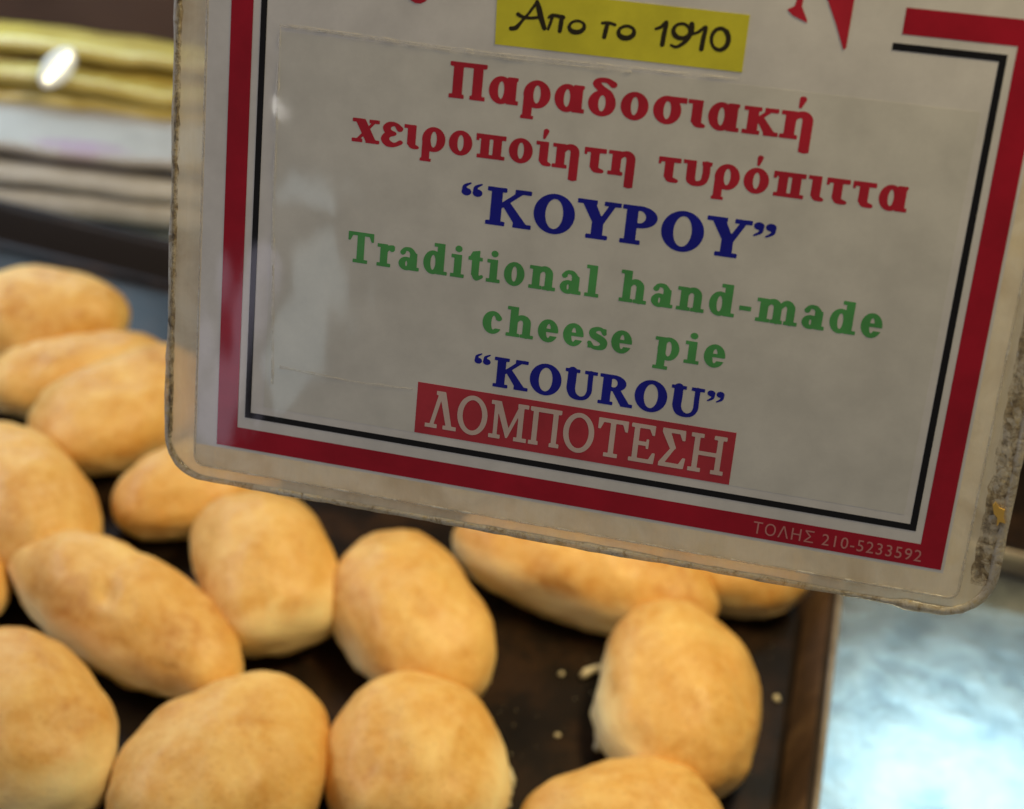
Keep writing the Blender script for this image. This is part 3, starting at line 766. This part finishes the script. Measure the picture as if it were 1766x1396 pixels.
        g.box(.40, .1, .40 + w, .56); g.brush([(.16, .56), (.24, .67), (.40, .66), (.495, .54)], [w * .7, h, h * 1.3, w * .8]); g.add(g.ell(.17, .565, .08, .075))
        g.ring(.29, .20, .24, .215, w * .9, h); g.box(.42, 0, .70, h); g.brush([(.50, .12), (.58, .05)], [w * .8, h])
    elif ch == 'd':
        g.ring(.34, mid, .30, mid + .015, w * .95, h * 1.1); g.stem(.47, 0, 1.0, (0, .11), (.11, 0))
    elif ch == 'i':
        g.stem(.12, 0, xh, (.1, .1), (.1, 0)); g.add(g.ell(.12 + w * .5, .92, .105, .10)); g.adv = .44
    elif ch == 't':
        g.box(.14, .14, .14 + w, .88); g.box(.02, xh - h, .46, xh); g.poly([(.14, .9), (.14 + w, .95), (.14 + w, .7), (.05, .7)]); g.brush([(.14 + w * .5, .2), (.18 + w * .5, .08), (.34, .045), (.46, .12)], [w, w * .8, h, h])
    elif ch in 'nhm':
        g.stem(.12, 0, 1.0 if ch == 'h' else xh, (.1, .07), (.1, 0)); g.brush([(.28, .5), (.38, .64), (.52, .655), (.62, .55), (.63, .35), (.63, .1)], [h, h * 1.4, w * .85, w, w, w]); g.box(.63 - w / 2, 0, .63 + w / 2, .3); g.box(.63 - w / 2 - .07, 0, .63 + w / 2 + (.1 if ch != 'm' else .06), h)
        if ch == 'm':
            g.brush([(.70, .5), (.80, .64), (.92, .655), (1.01, .55), (1.02, .35), (1.02, .1)], [h, h * 1.4, w * .85, w, w, w]); g.box(1.02 - w / 2, 0, 1.02 + w / 2, .3); g.box(1.02 - w / 2 - .06, 0, 1.02 + w / 2 + .1, h)
    elif ch == 'l':
        g.stem(.12, 0, 1.0, (.1, .1), (.1, 0))
    elif ch == 'e':
        f = np.maximum(g.ell(.34, mid, .30, mid + .015), -g.ell(.35, mid, .30 - w, mid - h))
        cutb = np.maximum(np.maximum(.34 - g.X, g.Y - (mid - h * .3)), .20 - g.Y)
        g.add(np.maximum(f, -cutb)); g.box(.2, mid - h * .35, .60, mid + h * .65)
    elif ch == 'c':
        f = np.maximum(g.ell(.33, mid, .30, mid + .015), -g.ell(.36, mid, .30 - w, mid - h))
        cutb = np.maximum(np.maximum(.36 - g.X, g.Y - .52), .17 - g.Y)
        g.add(np.maximum(f, -cutb)); g.add(g.ell(.51, .53, .09, .085))
    elif ch == 's':
        g.brush([(.49, .55), (.40, .665), (.26, .675), (.14, .58), (.18, .45), (.36, .365), (.49, .26), (.48, .11), (.34, .045), (.18, .06), (.08, .18)], [h * 1.2, h, h * 1.2, w * .8, w * .95, w, w * .95, w * .8, h * 1.2, h, h * 1.2]); g.box(.46, .5, .54, .70); g.box(.04, .02, .11, .24)
    elif ch == 'p':
        g.ring(.44, mid, .31, mid + .015, w * .95, h * 1.1); g.stem(.14, -.33, xh, (.1, .1), (.1, 0))
    return g

def tess(ls):
    """triangulate loops: every outer loop with its own holes"""
    def area2(L): return sum(a[0] * b[1] - b[0] * a[1] for a, b in zip(L, L[1:] + L[:1]))
    def inside(p, L):
        c = False
        for a, b in zip(L, L[1:] + L[:1]):
            if (a[1] > p[1]) != (b[1] > p[1]) and p[0] < (b[0] - a[0]) * (p[1] - a[1]) / (b[1] - a[1]) + a[0]: c = not c
        return c
    dep = [sum(inside(L[0], K) for K in ls if K is not L) for L in ls]
    verts = []; tris = []
    for i, L in enumerate(ls):
        if dep[i] % 2: continue
        grp = [L] + [K for j, K in enumerate(ls) if dep[j] == dep[i] + 1 and inside(K[0], L)]
        b = len(verts); verts += [p for K in grp for p in K]
        tris += [tuple(b + q for q in t_) for t_ in tessellate_polygon([[Vector((x, y, 0)) for x, y in K] for K in grp])]
    return verts, tris
def contours(F, xs, ys):
    """marching squares, loops of points where F crosses zero"""
    ny, nx = F.shape; seg = {}
    I = F < 0
    def ex(j, i): a, b = F[j, i], F[j, i + 1]; q = a / (a - b); return (xs[i] + q * (xs[i + 1] - xs[i]), ys[j])
    def ey(j, i): a, b = F[j, i], F[j + 1, i]; q = a / (a - b); return (xs[i], ys[j] + q * (ys[j + 1] - ys[j]))
    code = I[:-1, :-1] * 1 + I[:-1, 1:] * 2 + I[1:, 1:] * 4 + I[1:, :-1] * 8
    T = {1: [('L', 'B')], 2: [('B', 'R')], 3: [('L', 'R')], 4: [('R', 'T')], 5: [('L', 'T'), ('R', 'B')], 6: [('B', 'T')], 7: [('L', 'T')],
         8: [('T', 'L')], 9: [('T', 'B')], 10: [('B', 'L'), ('T', 'R')], 11: [('T', 'R')], 12: [('R', 'L')], 13: [('R', 'B')], 14: [('B', 'L')]}
    pos = {}
    for j, i in zip(*np.nonzero((code > 0) & (code < 15))):
        for a, b in T[int(code[j, i])]:
            ks = []
            for s in (a, b):
                k = {'B': ('h', j, i), 'T': ('h', j + 1, i), 'L': ('v', j, i), 'R': ('v', j, i + 1)}[s]
                if k not in pos: pos[k] = ex(k[1], k[2]) if k[0] == 'h' else ey(k[1], k[2])
                ks.append(k)
            seg[ks[0]] = ks[1]
    loops = []
    while seg:
        k0 = next(iter(seg)); L = [k0]; k = seg.pop(k0)
        while k != k0 and k in seg: L.append(k); k = seg.pop(k)
        P = [pos[q] for q in L]
        if len(P) < 4: continue
        # drop points that lie on a straight run
        Q = []
        for q in range(len(P)):
            a = Q[-1] if Q else P[-1]; b = P[q]; c = P[(q + 1) % len(P)]
            ar = abs((b[0] - a[0]) * (c[1] - a[1]) - (b[1] - a[1]) * (c[0] - a[0])); L_ = math.hypot(c[0] - a[0], c[1] - a[1])
            if L_ > 1e-9 and ar / L_ < .0012 and L_ < .3: continue
            Q.append(b)
        if len(Q) >= 3: loops.append(Q)
    return loops
_cache = {}
def glyph_mesh(ch, w, h):
    k = (ch, round(w, 3), round(h, 3))
    if k not in _cache:
        g = glyph(ch, w, h); F = g.F.copy()
        F[0, :] = F[-1, :] = 9; F[:, 0] = F[:, -1] = 9
        F = F - .006
        ls = contours(F, g.xs, g.ys) if ch != ' ' else []
        vv, tris = tess(ls)
        _cache[k] = (vv, tris, g.adv)
    return _cache[k]

def lettering(text, x0, x1, base, cap, mat, z=.065, w=.225, h=.105, track=.03, parent=None, label=None, wob=0):
    vs, fs = [], []; x = 0; L0 = None; L1 = None
    for ch in text:
        P, T, adv = glyph_mesh(ch, w, h)
        b = len(vs); vs += [(px + x, py) for px, py in P]; fs += [tuple(b + q for q in t_) for t_ in T]
        x += adv + track
    xsv = [v[0] for v in vs]; lo, hi = min(xsv), max(xsv); s = (x1 - x0) / (hi - lo)
    V = [Vector((x0 + (px - lo) * s, base + py * cap, z)) * MM for px, py in vs]
    o = mesh_obj('lettering', V, fs, mat, parent or card)
    me = o.data; bm = bmesh.new(); bm.from_mesh(me)
    for f in bm.faces:
        if f.normal.z < 0: f.normal_flip()
    bm.to_mesh(me); bm.free()
    o['label'] = label or ('lettering reading ' + text)
    print('LINE', text, 'x/y scale', round(s / cap, 2))
    return o

lettering('Παραδοσιακή', 52.4, 147.2, -25.2, 9.3, M['red_txt'], track=.05, label='red lettering, first line of the sign')
lettering('χειροποίητη τυρόπιττα', 26.5, 173.3, -39.9, 8.55, M['red_txt'], track=.05, label='red lettering, second line of the sign')
lettering('“ΚΟΥΡΟΥ”', 58.2, 142.2, -57.3, 10.1, M['blue'], label='large blue Greek lettering')
lettering('Traditional hand-made', 27.3, 172.5, -73.0, 8.5, M['green'], track=.10, label='green lettering, upper line')
lettering('cheese pie', 67.2, 133.9, -87.2, 8.3, M['green'], track=.10, label='green lettering, lower line')
lettering('“ΚOUROU”', 65.9, 135.2, -102.2, 8.5, M['blue'], label='smaller blue Latin lettering')
ban = plate('red_banner', rect(50.3, -119.4, 139.8, -104.4), 0.03, .06, M['banner'])
lettering('ΛΟΜΠΟΤΕΣΗ', 53.2, 137.7, -117.1, 10.9, M['pale'], z=.095, w=.135, h=.095, track=.05, parent=ban, label='pale lettering on the red banner')

# small print in the border, plain sans letters drawn by the font built into Blender
cu = bpy.data.curves.new('small_print', 'FONT'); cu.body = 'ΤΟΛΗΣ 210-5233592'; cu.size = 4.4 * MM; cu.space_character = 1.12
cu.resolution_u = 3
tmp = bpy.data.objects.new('tmp', cu); C.objects.link(tmp)
bpy.context.view_layer.update()
me = bpy.data.meshes.new_from_object(tmp.evaluated_get(bpy.context.evaluated_depsgraph_get()))
bpy.data.objects.remove(tmp)
xs_ = [v.co.x for v in me.vertices]; sc_ = (45.0 * MM) / (max(xs_) - min(xs_))
for v in me.vertices: v.co = Vector(((v.co.x - min(xs_)) * sc_ + 148.0 * MM, v.co.y * 1.08 - 132.0 * MM, 0.095 * MM))
me.materials.append(M['faint']); o = bpy.data.objects.new('lettering', me); C.objects.link(o); o.parent = card
o['label'] = 'small pink lettering with a telephone number in the lower border'

# yellow label with brushed writing
yl = [(63.2, 3.9), (63.8, -10.4), (127.9, -10.4), (127.9, 3.6)]
lab = plate('yellow_label', yl, .02, .09, M['yellow'])
def zp(x, y): return loc(840 + x * .2718, y * .2718)
def brush_local(strokes, mat, z, label, parent, name='lettering'):
    vs, fs = [], []
    for pts, wd in strokes:
        P = np.array(pts, float); lo = P.min(0) - 2; hi = P.max(0) + 2
        g = Pen(1, .1, .1); g.st = .09
        g.xs = np.arange(lo[0], hi[0], .09); g.ys = np.arange(lo[1], hi[1], .09); g.X, g.Y = np.meshgrid(g.xs, g.ys); g.F = np.full(g.X.shape, 9.)
        g.brush(pts, wd)
        ls = contours(g.F, g.xs, g.ys)
        PP, T = tess(ls); b = len(vs)
        vs += [Vector((x, y, z + .002 * len(vs) / 400)) * MM for x, y in PP]; fs += [tuple(b + q for q in t_) for t_ in T]
    o = mesh_obj(name, vs, fs, mat, parent); bm = bmesh.new(); bm.from_mesh(o.data)
    for f in bm.faces:
        if f.normal.z < 0: f.normal_flip()
    bm.to_mesh(o.data); bm.free(); o['label'] = label; return o
def el(cx, cy, rx, ry, a0=0, a1=360, rot=0, n=14):
    out = []
    for k in range(n + 1):
        a = math.radians(a0 + (a1 - a0) * k / n); x, y = rx * math.cos(a), ry * math.sin(a); c, s = math.cos(rot), math.sin(rot)
        out.append(zp(cx + x * c - y * s, cy + x * s + y * c))
    return out
ST = [
 ([zp(*q) for q in ((152, 182), (185, 176), (222, 135), (268, 82), (318, 14))], [1.1, 1.2, .8, .7, .9]),
 ([zp(*q) for q in ((318, 10), (330, 55), (342, 110), (364, 180))], [.9, 1.5, 1.5, 1.2]),
 ([zp(*q) for q in ((198, 92), (225, 108), (280, 116), (345, 108))], [1.1, .9, .8, .8]),
 ([zp(*q) for q in ((392, 112), (420, 98), (484, 112))], [.7, .9, 1.1]),
 ([zp(*q) for q in ((418, 100), (402, 150), (388, 186))], [.9, .8, .7]),
 ([zp(*q) for q in ((476, 110), (468, 160), (462, 198))], [1.2, 1.2, 1.1]),
 (el(570, 170, 48, 36, -60, 320, -.1), [.6, 1.1, 1.3, .7, .7]),
 ([zp(*q) for q in ((733, 148), (770, 146), (812, 158))], [.8, .8, .8]),
 ([zp(*q) for q in ((766, 150), (754, 195), (744, 236))], [1.0, 1.2, 1.1]),
 (el(884, 205, 50, 38, -60, 320, -.1), [.6, 1.2, 1.4, .8, .8]),
 ([zp(*q) for q in ((1072, 184), (1105, 172), (1140, 142), (1125, 210), (1112, 284))], [.7, .9, .9, 1.2, 1.2]),
 (el(1235, 198, 52, 46, -40, 330, 0), [.7, 1.0, 1.3, .8, .8]),
 ([zp(*q) for q in ((1300, 155), (1296, 205), (1260, 262), (1205, 298), (1168, 288))], [1.3, 1.3, 1.1, .8, .7]),
 ([zp(*q) for q in ((1306, 218), (1345, 202), (1388, 174), (1374, 240), (1360, 312))], [.6, .8, .9, 1.2, 1.2]),
 (el(1478, 250, 54, 68, -50, 320, .12), [1.3, 1.2, .8, 1.0, 1.0]),
]
brush_local(ST, M['ink'], .12, 'black brushed lettering with the founding year', lab)

# red display letters of the heading, cut by the top of the picture
def z3(x, y): return loc(1066 + x * .3964, y * .3964)
def flat_poly(nm, pts, z, mat, label):
    T = tessellate_polygon([[Vector((x, y, 0)) for x, y in pts]])
    vs = [Vector((x, y, z)) * MM for x, y in pts]
    fs = []
    for t_ in T:
        a, b, c = (pts[q] for q in t_)
        fs.append(tuple(t_) if (b[0] - a[0]) * (c[1] - a[1]) - (b[1] - a[1]) * (c[0] - a[0]) > 0 else tuple(t_)[::-1])
    o = mesh_obj(nm, vs, fs, mat, card); o['label'] = label; return o
N_ = [z3(*q) for q in ((735, 42), (768, 28), (778, 0), (790, -90), (800, -260), (740, -290), (742, -310), (850, -300), (1000, -20), (1012, -60), (1040, -260), (990, -285), (992, -305), (1110, -290), (1108, -272), (1062, -255), (1028, 0), (992, 210), (980, 218), (948, 105), (912, 0), (830, -215), (806, 0), (800, 30), (822, 88), (822, 100), (790, 84), (760, 68))]
flat_poly('lettering', N_, .09, M['red_txt'], 'large red heading letter at the top right')
c_ = loc(722, -16); flat_poly('lettering', [(c_[0] + 3.2 * math.cos(a * .45), c_[1] + 3.3 * math.sin(a * .45)) for a in range(14)], .09, M['red_txt'], 'rounded foot of a red heading letter at the top')
